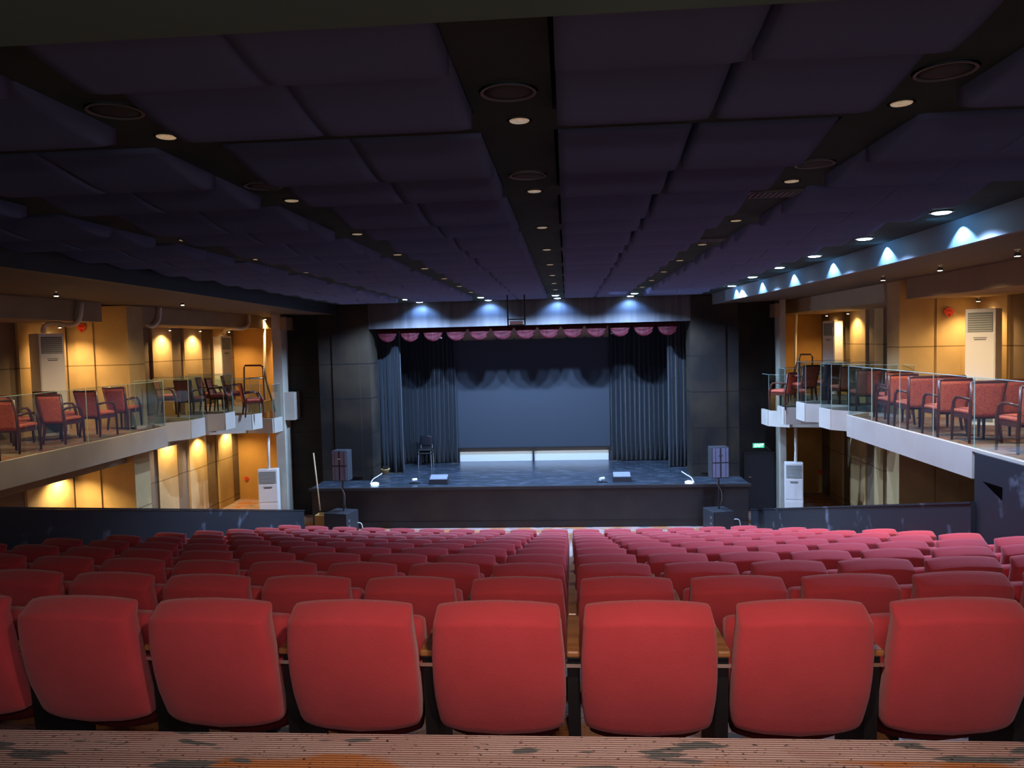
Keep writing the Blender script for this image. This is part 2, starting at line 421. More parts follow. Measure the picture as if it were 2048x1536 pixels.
# ---------------------------------------------------------------- coves and balcony soffits
def curvex(pts, n=16):
    out = []
    for i in range(n+1):
        t = i/n*(len(pts)-1); a = min(int(t), len(pts)-2); f = t-a
        p0 = Vector(pts[max(a-1, 0)]); p1 = Vector(pts[a]); p2 = Vector(pts[a+1]); p3 = Vector(pts[min(a+2, len(pts)-1)])
        v = .5*((2*p1)+(p2-p0)*f+(2*p0-5*p1+4*p2-p3)*f*f+(3*p1-p0-3*p2+p3)*f**3)
        out.append((v.x, v.y))
    return out
RIN = curvex([(3.45, .5), (3.58, 4.5), (3.72, 8.0), (3.76, 11.0), (3.70, 14.5), (3.58, 17.4), (3.55, YE)])
LIN = curvex([(-4.8, .5), (-5.05, 4.5), (-5.13, 8.0), (-5.32, 11.0), (-5.62, 15.5), (-5.72, 17.4), (-5.75, YE)])
def soffit(name, edge, xo, lab):
    m = MB()
    for i in range(len(edge)-1):
        (x0, y0), (x1, y1) = edge[i], edge[i+1]
        P = [(x0, y0, SOF), (xo, y0, SOF2+(SOF2-SOF)*.6), (xo, y1, SOF2+(SOF2-SOF)*.6), (x1, y1, SOF)]
        if xo < x0: P = [P[1], P[0], P[3], P[2]]
        m.quadbox(P + [(p[0], p[1], p[2]+.06) for p in P])
    struct(m.build(name, M['soffit']), lab)
    return m
soffit('ceiling_side_soffit', RIN, XR, 'bronze-brown low ceiling over the right balcony')
soffit('ceiling_side_soffit', LIN, XL, 'bronze-brown low ceiling over the left balcony')
def face(name, edge, side, lab, mm):
    m = MB()
    for i in range(len(edge)-1):
        (x0, y0), (x1, y1) = edge[i], edge[i+1]
        m.quadbox([(x0, y0, SOF), (x1, y1, SOF), (x1+side*.06, y1, SOF), (x0+side*.06, y0, SOF), (x0-side*.02, y0, CEIL+.13), (x1-side*.02, y1, CEIL+.13), (x1+side*.06, y1, CEIL+.13), (x0+side*.06, y0, CEIL+.13)])
    struct(m.build(name, mm), lab)
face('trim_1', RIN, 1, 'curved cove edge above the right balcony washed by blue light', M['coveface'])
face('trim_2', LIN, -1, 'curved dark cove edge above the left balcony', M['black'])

# ---------------------------------------------------------------- side walls (tall plaster panels and darker recesses)
def sidewall(name, X, inward, segs, lab):
    """segs: (y0, y1, kind) ; light panels stand 5 cm proud of the brown recesses"""
    m = MB(); m.box(min(X, X-inward*.2), max(X, X-inward*.2), -2.5, YE+.2, ZF, CEIL+.12, 1)
    for y0, y1, kd in segs:
        if kd == 'p': m.box(min(X, X+inward*.05), max(X, X+inward*.05), y0, y1, ZF, SOF2, 0)
    struct(m.build(name, [M['wallp'], M['walld']]), lab)
def yx(x, X, y=700): return atX(x, y, X).y
LW = [(-2.5, 7.2, 'p'), (8.2, 9.6, 'p'), (yx(32, XL), yx(127, XL), 'p'),
      (yx(301, XL), yx(340, XL), 'p'), (yx(365, XL), yx(400, XL), 'p'), (yx(424, XL), yx(452, XL), 'p')]
RW = [(-2.5, 7.0, 'p'), (7.9, 9.1, 'p'), (yx(2020, XR), yx(1957, XR), 'p'),
      (yx(1771, XR), yx(1753, XR), 'p'), (yx(1735, XR), yx(1704, XR), 'p'), (yx(1688, XR), yx(1663, XR), 'p')]
sidewall('wall_left', XL, 1, LW, 'left side wall of tan plaster panels and brown recesses')
sidewall('wall_right', XR, -1, RW, 'right side wall of tan plaster panels and brown recesses')
struct(MB().box(XL-.2, XR+.2, -2.7, -2.5, ZF, CEIL+.12).build('wall_back', M['blackwall']))

# piers
def pier(name, X0, X1, Y0, Y1, lab, strips):
    m = MB(); m.box(X0, X1, Y0+.03, Y1, ZF, SOF2, 0)
    for a, b in strips: m.box(a, b, Y0, Y0+.03, ZF, SOF2, 0)
    struct(m.build(name, [M['wallp']]), lab)
PLY = (14.35, 14.90); PRY = (13.67, 14.18)
pier('pier', XL, FL, PLY[0], PLY[1], 'tan plaster pier on the left side wall', [(atY(152, 700, 14.35).x, atY(187, 700, 14.35).x), (atY(196, 700, 14.35).x, FL)])
pier('pier', FR, XR, PRY[0], PRY[1], 'tan plaster pier on the right side wall', [(FR, atY(1868, 700, 13.67).x), (atY(1873, 700, 13.67).x, atY(1921, 700, 13.67).x)])
# beams below the soffit
ZBM = .555
for nm, X0, X1, Y0, Y1, lab in (('beam', XL, FL, -2.5, 13.55, 'tan beam above the rear part of the left balcony'), ('beam', XL, FL, 14.9, YE, 'tan beam above the stage end of the left balcony'),
                                ('beam', FR, XR, -2.5, 13.4, 'tan beam above the rear part of the right balcony'), ('beam', FR, XR, 14.18, YE, 'tan beam above the stage end of the right balcony')):
    struct(MB().box(X0, X1, Y0, Y1, ZBM, SOF2+.02).build(nm, M['beam']), lab)

# ---------------------------------------------------------------- front wall
px = lambda x, y=800, Y=YP: atY(x, y, Y).x
OPL, OPR, OPT = px(742), px(1383), atY(1060, 650, YP).z
CL, CRR = px(648, 1000), px(1480, 1000)
m = MB()
m.box(CL, OPL, YP, YW+.2, ZS, CEIL); m.box(OPR, CRR, YP, YW+.2, ZS, CEIL); m.box(px(668, 800), px(722, 800), YP-.03, YP, ZS+.1, .3); m.box(px(1400, 800), px(1452, 800), YP-.03, YP, ZS+.1, .3)
PLx0, PLx1 = atY(549, 800, 19.25).x, atY(567, 800, 19.25).x
PRx0, PRx1 = atY(1560, 800, 19.25).x, atY(1572, 800, 19.25).x
m.box(PLx1, CL, YW, YW+.2, ZF, CEIL); m.box(CRR, PRx0, YW, YW+.2, ZF, CEIL)
struct(m.build('wall_front', M['blackwall']), 'black front wall either side of the stage opening')
struct(MB().box(OPL, OPR, YP, YP+.25, OPT, CEIL).build('wall_header', M['header']), 'dark header above the stage opening washed by blue light')
struct(MB().box(XL, PLx1, YE, YE+.2, ZF, CEIL).build('wall_end_left', M['orange']), 'ochre end wall of the left balcony')
struct(MB().box(PRx0, XR, YE, YE+.2, ZF, CEIL).build('wall_end_right', M['orange']), 'ochre end wall of the right balcony')
struct(MB().box(PLx0, PLx1, 19.25, YE, ZF, SOF2).build('pillar', M['pillar']), 'pale pillar at the stage end of the left balcony')
struct(MB().box(PRx0, PRx1, 19.25, YE, ZF, SOF2).build('pillar', M['pillar']), 'pale pillar at the stage end of the right balcony')
struct(MB().box(PLx1, px(580, 650, 19.5), 19.2, YW, atY(570, 660, 19.2).z, SOF-.02).build('beam_end', M['beam']))
struct(MB().box(px(1550, 620, 19.2), PRx0, 19.2, YW, atY(1553, 634, 19.2).z, SOF-.02).build('beam_end', M['beam']))
p = atY(566, 785, 19.3); q = atY(590, 840, 19.3)
struct(MB().box(p.x, q.x, 19.3, YW, q.z, p.z).build('parapet_end', M['fascia']), 'pale parapet end beside the left pillar')

# stage deck
ap = MB(); ap.box(CL, CRR, 18.1, YP, ZS-.05, ZS, 0); ap.box(OPL-.8, OPR+.8, YP, 24, ZS-.05, ZS, 0)
struct(ap.build('floor_stage', M['stage']), 'glossy black stage floor')
sf = MB(); sf.box(CL+.02, CRR-.02, 18.14, 18.6, ZF, ZS-.05); sf.box(CL+.02, CRR-.02, 18.12, 18.14, ZF+.14, ZF+.16)
struct(sf.build('stage_front', M['stagefront']), 'black boarded stage front')
struct(MB().box(CL-.03, CRR+.03, 18.05, 18.14, ZS-.06, ZS+.005).build('trim_3', M['stagefront']), 'dark nosing along the stage edge')
# stage house
YB = 22.06
m = MB(); m.box(OPL-.85, OPL-.75, YP+.3, 24, ZS, 1.6, 0); m.box(OPR+.75, OPR+.85, YP+.3, 24, ZS, 1.6, 0); m.box(OPL-.85, OPR+.85, YP+.3, 24, 1.6, 1.7, 0)
struct(m.build('stage_house', M['blackwall']))
struct(MB().box(OPL-.8, OPR+.8, YB, YB+.1, ZS, 1.6).build('wall_stage_back', M['backwall']), 'beige rear wall of the stage')
bz = atY(1060, 908, YB).z
struct(MB().box(atY(916, 910, YB).x, atY(1218, 910, YB).x, YB-.03, YB, ZS, bz).build('baseboard_stage', M['whitebase']), 'white base along the stage rear wall')

# projection screen
YSN = 21.97
s0 = atY(908, 684, YSN); s1 = atY(1221, 891, YSN)
t = thing('projection_screen', 'large grey projection screen hanging at the back of the stage', 'screen', ((s0.x+s1.x)/2, YSN, ZS))
w = (s1.x-s0.x)/2
MB().box(-w, w, -.01, .01, s1.z-ZS, s0.z-ZS).build('screen_cloth', M['screen'], t)
MB().box(-w-.02, w+.02, -.02, .02, s1.z-ZS-.03, s1.z-ZS).build('bottom_bar', M['black'], t)
MB().box(-w-.02, w+.02, -.02, .02, s0.z-ZS, s0.z-ZS+.03).build('top_bar', M['black'], t)
for xx in (-w+.05, 0, w-.03): MB().box(xx-.025, xx+.025, -.02, .02, 0, s1.z-ZS-.03).build('leg', M['black'], t)
for i in range(9): MB().box(-w+.2+i*.5, -w+.26+i*.5, -.03, .03, s0.z-ZS+.03, s0.z-ZS+.06).build('clip', M['black'], t)

# stage curtains: pleated cloth
def curtain(name, x0, x1, y, z0, z1, amp, waves, lab, skew=0):
    m = MB(); n = waves*8; L = x1-x0
    ph = [random.uniform(.6, 1.3) for _ in range(waves+2)]
    def fn(u, v):
        k = int(u*waves); a = amp*ph[k]*(1-.35*v)
        x = x0+L*u + .03*sin(u*waves*2*pi+1)*(1-v) ; z = z0+(z1-z0)*v
        return (x, y + skew*u + a*sin(u*waves*2*pi) + .02*sin(u*17+v*3), z)
    m.grid(fn, n, 6); o = m.build(name, M['curtain'], smooth=True, thick=.008); tag(o, lab, 'curtain', 'black side curtains of the stage'); return o
curtain('stage_curtain', atY(752, 800, 20.2).x, atY(806, 900, 20.2).x, 20.2, ZS+.02, 1.2, .06, 7, 'narrow black curtain at the left edge of the stage')
curtain('stage_curtain', atY(798, 800, 21.8).x, atY(914, 900, 21.8).x, 21.8, ZS+.02, 1.2, .05, 13, 'wide black curtain left of the projection screen')
curtain('stage_curtain', atY(1221, 900, 21.8).x, atY(1352, 800, 21.8).x, 21.8, ZS+.02, 1.2, .05, 14, 'wide black curtain right of the projection screen')
curtain('stage_curtain', atY(1336, 900, 20.6).x, atY(1372, 800, 20.6).x, 20.6, ZS+.02, 1.2, .06, 5, 'narrow black curtain at the right edge of the stage')

# scalloped valance
t = thing('stage_valance', 'maroon scalloped valance across the top of the stage opening', 'valance', (0, YP+.33, OPT))
n = 13; a0 = atY(752, 660, YP+.33).x; a1 = atY(1359, 660, YP+.33).x; wv = (a1-a0)/n
MB().box(a0, a1, -.02, .02, -.05, .12).build('rail', M['valance'], t)
for i in range(n):
    m = MB(); cx = a0+wv*(i+.5); hw = wv*.53
    def fn(u, v, cx=cx, hw=hw):
        x = cx + hw*(2*u-1)*(1-.18*v)
        d = .05 + .27*sqrt(max(0, 1-(2*u-1)**2))
        z = -.02 - d*v
        return (x, -.03-.035*abs(sin(v*9+u*2))*(1-abs(2*u-1)) - .01*sin(u*30), z)
    m.grid(fn, 12, 8); m.build('swag', M['valance'], t, smooth=True, thick=.006)

# ---------------------------------------------------------------- half walls beside the seating
l1 = atX(603, 1022, -6.10); l2 = atX(0, 1018, -6.62)
def hw(name, p, q, lab, ext=0):
    p = Vector(p); q = Vector(q); e = q + (q-p)*ext
    m = MB(); m.wall((p.x, p.y), (e.x, e.y), .12, ZF, [p.z, e.z])
    m.wall((p.x, p.y+.01), (e.x, e.y), .15, [p.z, e.z], [p.z+.025, e.z+.025])
    struct(m.build(name, M['plywood']), lab)
hw('half_wall', l1, l2, 'black scuffed half wall left of the seating', .55)
r1 = atX(1507, 1020, 4.26); r2 = atX(1952, 1007, 4.82)
hw('half_wall', r1, r2, 'black scuffed half wall right of the seating', 0)
struct(MB().box(BR-.06, BR+.10, -2.5, atX(1949, 930, BR-.06).y, ZF, ZC-.036).build('partition_wall', M['plywood']), 'tall scuffed black partition under the right balcony')
tri = [atX(1965, 963, BR-.07), atX(2003, 975, BR-.07), atX(2002, 1000, BR-.07)]  # outline of a dark plate painting the shade of an opening
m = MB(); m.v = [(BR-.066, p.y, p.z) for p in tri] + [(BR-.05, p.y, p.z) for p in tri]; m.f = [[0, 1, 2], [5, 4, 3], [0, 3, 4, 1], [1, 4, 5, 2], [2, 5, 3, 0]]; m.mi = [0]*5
struct(m.build('opening_shade_plate', M['dark'], fix=True), 'dark triangular plate painted as the shaded opening in the tall black partition')

# ---------------------------------------------------------------- balconies
def balcony(side, Xw, straight_end, ret, boxes, Xf, lab):
    m = MB(); fl = MB(); FH = .37; segs = []; zc0 = ZC
    def rim(p, q, zc):
        m.wall(p, q, .06, zc-FH, zc); segs.append((p, q, zc))
    def slab(poly, zc):
        m.prism(poly, zc-FH+.005, zc-.07); fl.prism(poly, zc-.07, zc-.06)
    e = straight_end
    slab([(Xw, -2.5), (Xf, -2.5), (Xf, e.y), (ret.x, ret.y), (Xw, ret.y)], ZC)
    if side == 'right':
        yp_ = atX(1949, 930, Xf).y
        m.wall((Xf, -2.5), (Xf, yp_), .07, zc0-.035, zc0); rim((Xf, yp_), (Xf, e.y), ZC); segs.insert(0, ((Xf, -2.5), (Xf, yp_), ZC))
    else: rim((Xf, -2.5), (Xf, e.y), ZC)
    rim((Xf, e.y), (ret.x, ret.y), ZC)
    py = ret.y
    for (a, b, c, zc) in boxes:
        d = (a-b); s = (Xw-b.x)/d.x if abs(d.x) > .01 else 1
        ex = b + d*min(s, 2.2)
        slab([(Xw, py), (ex.x, ex.y), (b.x, b.y), (c.x, c.y), (Xw, max(c.y, py+.1))], zc)
        rim((ex.x, ex.y), (b.x, b.y), zc); rim((b.x, b.y), (c.x, c.y), zc); py = max(c.y, py+.1)
        b2 = Vector((Xw+(c.x-Xw)*.45, c.y+.25, 0))
        if c.y < 18.6: rim((c.x, c.y), (b2.x, b2.y), zc)
    slab([(Xw, py), (Xw+(Xf-Xw)*.6, py), (Xw+(Xf-Xw)*.6, YE), (Xw, YE)], ZC)
    struct(m.build('balcony', M['fascia']), lab)
    struct(fl.build('floor_balcony', M['carpet2']))
    return segs
k1 = .95
def bz_(x, y, z=ZC): return atZ(x, y, z)
Lb = [(bz_(332, 846), bz_(379, 841), bz_(407, 835), ZC), (bz_(409, 829), bz_(448, 827), bz_(467, 822.6), ZC),
      (bz_(470, 831, -1.57), bz_(502, 829, -1.57), bz_(522, 826, -1.57), -1.57), (bz_(523, 837, -1.76), bz_(546, 837, -1.76), bz_(567, 832, -1.76), -1.76)]
Rb = [(bz_(1736, 824.5), bz_(1663.5, 820), bz_(1641, 815), ZC), (bz_(1650, 808.7), bz_(1612, 807.5), bz_(1595, 803), ZC),
      (bz_(1597, 815, -1.58), bz_(1570, 815.5, -1.58), bz_(1557, 811, -1.58), -1.58), (bz_(1557, 822, -1.77), bz_(1538, 821, -1.77), bz_(1525, 817, -1.77), -1.77)]
segL = balcony('left', XL, bz_(332, 853), bz_(299, 846), Lb, BL, 'left balcony slab with a plain kerb and stepped ends')
segR = balcony('right', XR, bz_(1696, 830), bz_(1736, 824.5), Rb, BR, 'right balcony slab with a plain kerb and stepped ends')
# dropped beam below the left balcony
zb2 = atX(126, 961, -8.6).z
struct(MB().box(XL, -8.6, -2.5, 14.35, zb2, ZC-.37).build('beam', M['beam']), 'brown beam under the left balcony, rear part')
struct(MB().box(XL, -8.6, 14.9, 16.8, zb2+.1, ZC-.37).build('beam', M['beam']), 'brown beam under the left balcony behind the pier')

# glass balustrade
def panes(segs, side):
    cnt = 0
    for (p, q, zc) in segs:
        p = Vector((*p, 0)); q = Vector((*q, 0)); L = (q-p).length
        if L < .12: continue
        if max(p.y, q.y) < 5: continue
        n = max(1, round(L/1.15)) if L > 3 else 1
        for i in range(n):
            a = p.lerp(q, i/n); b = p.lerp(q, (i+1)/n)
            d = (b-a).normalized()*.012
            if max(a.y, b.y) < 5.5: continue
            cnt += 1
            o = MB().wall(tuple((a+d)[:2]), tuple((b-d)[:2]), .012, zc-.03, zc+.85).build('glass_balustrade_panel', M['glass'])
            e_ = MB(); e_.wall(tuple((a+d)[:2]), tuple((b-d)[:2]), .014, zc+.85, zc+.857); pa = a+d; n_ = Vector((-d.y, d.x, 0)).normalized()*.006
            e_.prism([(pa.x-n_.x, pa.y-n_.y), (pa.x+n_.x, pa.y+n_.y), ((pa-d*.25).x+n_.x, (pa-d*.25).y+n_.y), ((pa-d*.25).x-n_.x, (pa-d*.25).y-n_.y)], zc, zc+.85)
            e_.build('polished_edge', M['gedge'], o)
            tag(o, 'clear glass balustrade panel on the %s balcony kerb, %s from the rear' % (side, ORD[min(cnt-1, 14)] if cnt <= 15 else 'last'), 'glass panel', 'glass balustrade panels')
panes(segL[:1] + segL[1:], 'left'); panes(segR, 'right')

# ---------------------------------------------------------------- auditorium seats
def rrect(w, t, n=28, e=5.):
    out = []
    for i in range(n):
        a = 2*pi*i/n; c, s_ = cos(a), sin(a)
        out.append((w/2*math.copysign(abs(c)**(2/e), c), t/2*math.copysign(abs(s_)**(2/e), s_)))
    return out
def loft(secs, bulge):
    """secs: (h, ycentre, width, thickness)"""
    m = MB(); k = 28
    for i, (h, y, w, t, bu) in enumerate(secs):
        for (px_, py_) in rrect(w, t):
            u = px_/max(w/2, 1e-6)
            m.v.append((px_, y+py_+.012*(u*u), h + bu*(1-u*u)))
    for i in range(len(secs)-1):
        for j in range(k):
            a = i*k+j; b = i*k+(j+1) % k; m.f.append([a, b, b+k, a+k]); m.mi.append(0)
    m.f.append(list(range(k))[::-1]); m.f.append([(len(secs)-1)*k+j for j in range(k)]); m.mi += [0, 0]
    return m
seat = thing('auditorium_seat', 'x', 'theatre seat')
B = [(.436, .178, .41, .03, -.012), (.425, .174, .468, .075, -.026), (.432, .170, .488, .105, -.026), (.457, .160, .501, .116, -.022), (.51, .142, .512, .12, -.012), (.57, .117, .518, .12, 0), (.65, .094, .520, .12, 0), (.75, .072, .516, .12, .004),
     (.83, .060, .503, .12, .009), (.868, .057, .496, .12, .017), (.880, .057, .494, .12, .022), (.887, .062, .491, .112, .024), (.905, .078, .486, .082, .022), (.922, .092, .480, .055, .020), (.931, .100, .468, .035, .018), (.934, .102, .42, .015, .017)]
loft(B, .02).build('backrest', M['red'], seat, smooth=True)
Q = [(.36, .335, .40, .05, -.01), (.37, .335, .44, .10, -.01), (.45, .325, .48, .125, 0), (.60, .305, .492, .13, 0), (.74, .290, .492, .12, .004), (.80, .285, .485, .10, .006), (.815, .285, .46, .05, .006), (.817, .285, .40, .02, .006)]
loft(Q, 0).build('cushion', M['red'], seat, smooth=True)
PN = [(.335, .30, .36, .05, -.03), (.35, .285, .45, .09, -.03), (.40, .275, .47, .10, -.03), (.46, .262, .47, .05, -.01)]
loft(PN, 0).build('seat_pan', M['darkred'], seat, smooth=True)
MB().box(.264, .316, .10, .50, .725, .752).build('armrest', M['wood'], seat, bevel=.008)
m = MB(); m.quadbox([(.265, .20, .02), (.315, .20, .02), (.315, .48, .02), (.265, .48, .02), (.265, .14, .725), (.315, .14, .725), (.315, .46, .725), (.265, .46, .725)])
m.build('side_support', M['black'], seat)
MB().box(.264, .316, .155, .50, 0, .02).build('foot', M['black'], seat)
MB().box(.262, .318, .105, .125, .685, .70).build('bracket', M['chrome'], seat)
# left arm seat variant (row end)
armL = thing('auditorium_seat', 'x', 'theatre seat')
for ch in list(seat.children):
    c = ch.copy(); C.objects.link(c); c.parent = armL
for ch in [c for c in seat.children if c.name.split('.')[0] in ('armrest', 'side_support', 'foot', 'bracket')]:
    c = ch.copy(); C.objects.link(c); c.parent = armL; c.location = (-.58, 0, 0)
sM = Maker(seat); eM = Maker(armL)
view = {0: (-4, 3), 1: (-6, 5), 2: (-8, 6), 3: (-9, 7)}
for k in range(11):
    lo, hi = view.get(k, (-9, 8))
    if k == 10: hi = 6
    elif k >= 8: hi = 7
    for i in range(lo, hi+1):
        if i == 0: continue
    idx = [i-.5 for i in range(lo, hi+1)]
    for n_, c in enumerate(idx):
        x = .58*c; y = D0+DS*k + x*x/RC; z = tierz(k)
        rz = -2*x/RC*-1
        w = 'right' if c > 0 else 'left'; nn = int(abs(c)+.5)
        lab = 'red cloth theatre seat, %s row from the camera, %s seat %s of the centre gap' % (ORD[k], ORD[nn-1], w)
        mk = eM if n_ == 0 else sM
        mk.put((x, y-.075, z), atan2(2*x/RC, 1), lab, 'red auditorium seats')

# ---------------------------------------------------------------- armchairs on the balconies
ch = thing('armchair', 'x', 'chair')
S = .88
def cz(h): return h*S
hwid = .25*S
# seat pad
m = MB(); m.grid(lambda u, v: ((-.235+.47*u)*S, (.0+.45*v)*S, cz(.455) + .025*sin(pi*min(1, max(0, u)))**.5*sin(pi*v)**.5), 8, 8)
o = m.build('seat_pad', M['cfab'], ch, smooth=True, thick=.06)
m = MB(); m.box(-.235*S, .235*S, 0, .45*S, cz(.36), cz(.42)); m.build('seat_rail', M['cw'], ch)
# back panel flares toward the top
m = MB()
def bk(u, v):
    w_ = (.19+.05*v)*S; return (-w_+2*w_*u, (-.02-.09*v)*S - .02*sin(pi*u), cz(.40+.50*v))
m.grid(bk, 8, 8); m.build('back_panel', M['cfab'], ch, smooth=True, thick=.035)
m = MB(); m.tube([((-.245+.49*i/8)*S, -.115*S-.02*sin(pi*i/8), cz(.915)) for i in range(9)], .021, 8); m.build('top_rail', M['cw'], ch, smooth=True)
for s_ in (-1, 1):
    MB().tube([(s_*.235*S, -.04*S, 0), (s_*.215*S, 0, cz(.3)), (s_*.205*S, -.01, cz(.45)), (s_*.245*S, -.115*S, cz(.92))], [.017, .026, .026, .022], 8).build('rear_leg', M['cw'], ch, smooth=True)
    MB().tube([(s_*.24*S, .44*S, 0), (s_*.235*S, .43*S, cz(.44)), (s_*.25*S, .36*S, cz(.62)), (s_*.25*S, .30*S, cz(.665))], [.016, .026, .022, .02], 8).build('front_leg', M['cw'], ch, smooth=True)
    MB().tube([(s_*.25*S, .32*S, cz(.665)), (s_*.25*S, .15*S, cz(.675)), (s_*.235*S, -.06*S, cz(.655))], .019, 8).build('armrest', M['cw'], ch, smooth=True)
cM = Maker(ch)
ZB = ZC-.06
Lch = [(238, 860, -4, 'nearest the left pier, front line of the left balcony'), (183, 874, -8, 'second from the left pier, front line of the left balcony'),
       (112, 889, -6, 'third from the left pier, before the tall air conditioner'), (18, 908, -4, 'fourth from the left pier, at the left picture edge'), (-75, 940, 0, 'cut by the left picture edge'),
       (103, 876, -5, 'standing behind the third one, second line of the left balcony'), (8, 892, -5, 'standing behind the fourth one, second line of the left balcony'),
       (322, 828, -75, 'facing right beside the left pier'), (374, 834, -12, 'seen from behind on the first left balcony step'),
       (408, 822, -80, 'facing right on the second left balcony step, rear one'), (427, 826, -80, 'facing right on the second left balcony step, front one'),
       (491, 834, -58, 'turned sideways on the third left balcony step'), (455, 818, -70, 'behind the sideways one near the left handrail')]
Rch = [(1968, 886, 2, 'largest in view on the right balcony'), (1903, 874, 2, 'second largest in front line of the right balcony'), (1841, 861, 2, 'third from the picture edge, front line of the right balcony'),
       (1801, 850, 2, 'fourth from the picture edge, front line of the right balcony'), (2068, 908, 2, 'cut by the right picture edge'),
       (1893, 860, 2, 'in the second line before the right pier'), (1793, 838, 2, 'in the second line of the right balcony, farthest of them'), (2022, 880, 2, 'in the second line before the tall right air conditioner'),
       (1735, 828, -3, 'at the inner kerb corner of the right balcony'), (1697, 814, 10, 'behind the corner one on the right balcony'),
       (1661, 800, 20, 'beside the farther air conditioner of the right balcony'), (1617, 806, 25, 'near the right handrail, turned left'), (1580, 819, 40, 'on the lowest right balcony step')]
def chairs(lst, grp):
    for (x, y, r, lab) in lst:
        zz = -1.63 if x in (491, 1580) else ZB
        p = atZ(x, y, zz)
        cM.put((p.x, p.y, zz), radians(r), 'red armchair ' + lab, grp)
chairs(Lch, 'armchairs on the balconies'); chairs(Rch, 'armchairs on the balconies')

# ---------------------------------------------------------------- floor-standing air conditioners
def aircon(p, rz, w, d, h, lab):
    t = thing('air_conditioner', lab, 'air conditioner', p, rz, 'tall white air conditioners')
    MB().box(-w/2, w/2, 0, d, .0, h).build('cabinet', M['acwhite'], t, bevel=.012)
    gr = MB().box(-w/2+.04, w/2-.04, -.008, 0, h-.36, h-.06).build('outlet_grille', M['grille'], t)
    for i in range(8): MB().box(-w/2+.045, w/2-.045, -.014, -.008, h-.345+i*.035, h-.338+i*.035).build('louvre', M['acwhite'], gr)
    fp = MB().box(-w/2+.02, w/2-.02, -.006, 0, .52, h-.39).build('front_panel', M['acwhite'], t)
    MB().box(-w*.22, w*.22, -.012, -.006, h-.455, h-.44).build('display_strip', M['grey'], fp)
    for i in range(6): MB().box(-w*.18+i*w*.065, -w*.18+i*w*.065+w*.04, -.011, -.006, h-.485, h-.468).build('lettering', M['black'], fp)
    MB().box(-w/2+.03, w/2-.03, -.006, 0, .06, .46).build('intake_grille', M['grille'] if lab.find('lower') < 0 else M['acwhite'], t)
    return t
zB = ZB
a = atZ(95, 868, zB); aircon((-9.15, yx(104, -9.15), zB), radians(62), .44, .34, atX(104, 667, -9.15).z-zB, 'tall white air conditioner on the left balcony behind the chairs')
aircon((px(453, 700, 20.2), 20.2, zB), radians(70), .38, .28, atY(455, 672, 20.2).z-zB, 'tall white air conditioner at the stage end of the left balcony')
aircon((px(1960, 700, 12.4), 12.4, zB), radians(-42), .42, .36, atY(1962, 617, 12.4).z-zB, 'tall white air conditioner on the right balcony before the pier')
aircon((px(1657, 700, 19.5), 19.5, zB), radians(-58), .36, .30, atY(1657, 642, 19.5).z-zB, 'tall white air conditioner at the stage end of the right balcony')
aircon((px(536, 980, 18.9), 18.9, ZF), radians(8), .49, .26, atY(536, 939, 18.9).z-ZF, 'white lower level air conditioner left of the stage')
aircon((px(1588, 980, 18.6), 18.6, ZF), radians(-14), .42, .26, atY(1588, 926, 18.6).z-ZF, 'white lower level air conditioner right of the stage')
# pipes
def pipe(pts, r, lab):
    tag(MB().tube(pts, r, 10).build('pipe', M['pipe'], smooth=True), lab, 'pipe')
def smoothpath(P, n=8):
    P = [Vector(p) for p in P]; out = []
    for a in range(len(P)-1):
        p0 = P[max(a-1, 0)]; p1 = P[a]; p2 = P[a+1]; p3 = P[min(a+2, len(P)-1)]
        for i in range(n):
            f = i/n; out.append(.5*((2*p1)+(p2-p0)*f+(2*p0-5*p1+4*p2-p3)*f*f+(3*p1-p0-3*p2+p3)*f**3))
    out.append(P[-1]); return out
pipe(smoothpath([atX(86, 664, -9.1), atX(90, 652, -9.1), atX(108, 646, -8.9), atX(140, 650, -8.6), atX(158, 640, -8.38), atX(163, 606, -8.38)]), .04, 'cream duct hose bending from the left balcony air conditioner to the ceiling')
pipe(smoothpath([atY(447, 669, 20.2), atY(452, 660, 20.1), atX(466, 657, -8.6), atX(486, 657, -8.38), atX(497, 648, -8.38), atX(498, 628, -8.38)]), .045, 'cream duct hose above the air conditioner beside the left pillar')
pipe(smoothpath([atX(294, 650, -8.5), atX(305, 653, -8.4), atX(318, 640, -8.38), atX(320, 608, -8.38)]), .035, 'cream duct hose just past the left pier')
pipe([atY(528, 634, 21.2), atY(530, 740, 21.2), atY(537, 835, 21.2)], .035, 'white vertical pipe before the ochre wall, upper left')
pipe([atY(537, 868, 19.03), atY(537, 905, 19.03), atY(538, 940, 19.03)], .035, 'white vertical pipe above the lower left air conditioner')
pipe(smoothpath([atY(1583, 606, 21.2), atY(1590, 608, 21.2), atY(1593, 625, 21.2), atY(1591, 680, 21.2), atY(1590, 800, 21.2)]), .035, 'white vertical pipe before the ochre wall, upper right')
pipe([atY(1591, 856, 18.75), atY(1592, 900, 18.75), atY(1591, 926, 18.75)], .035, 'white vertical pipe above the lower right air conditioner')

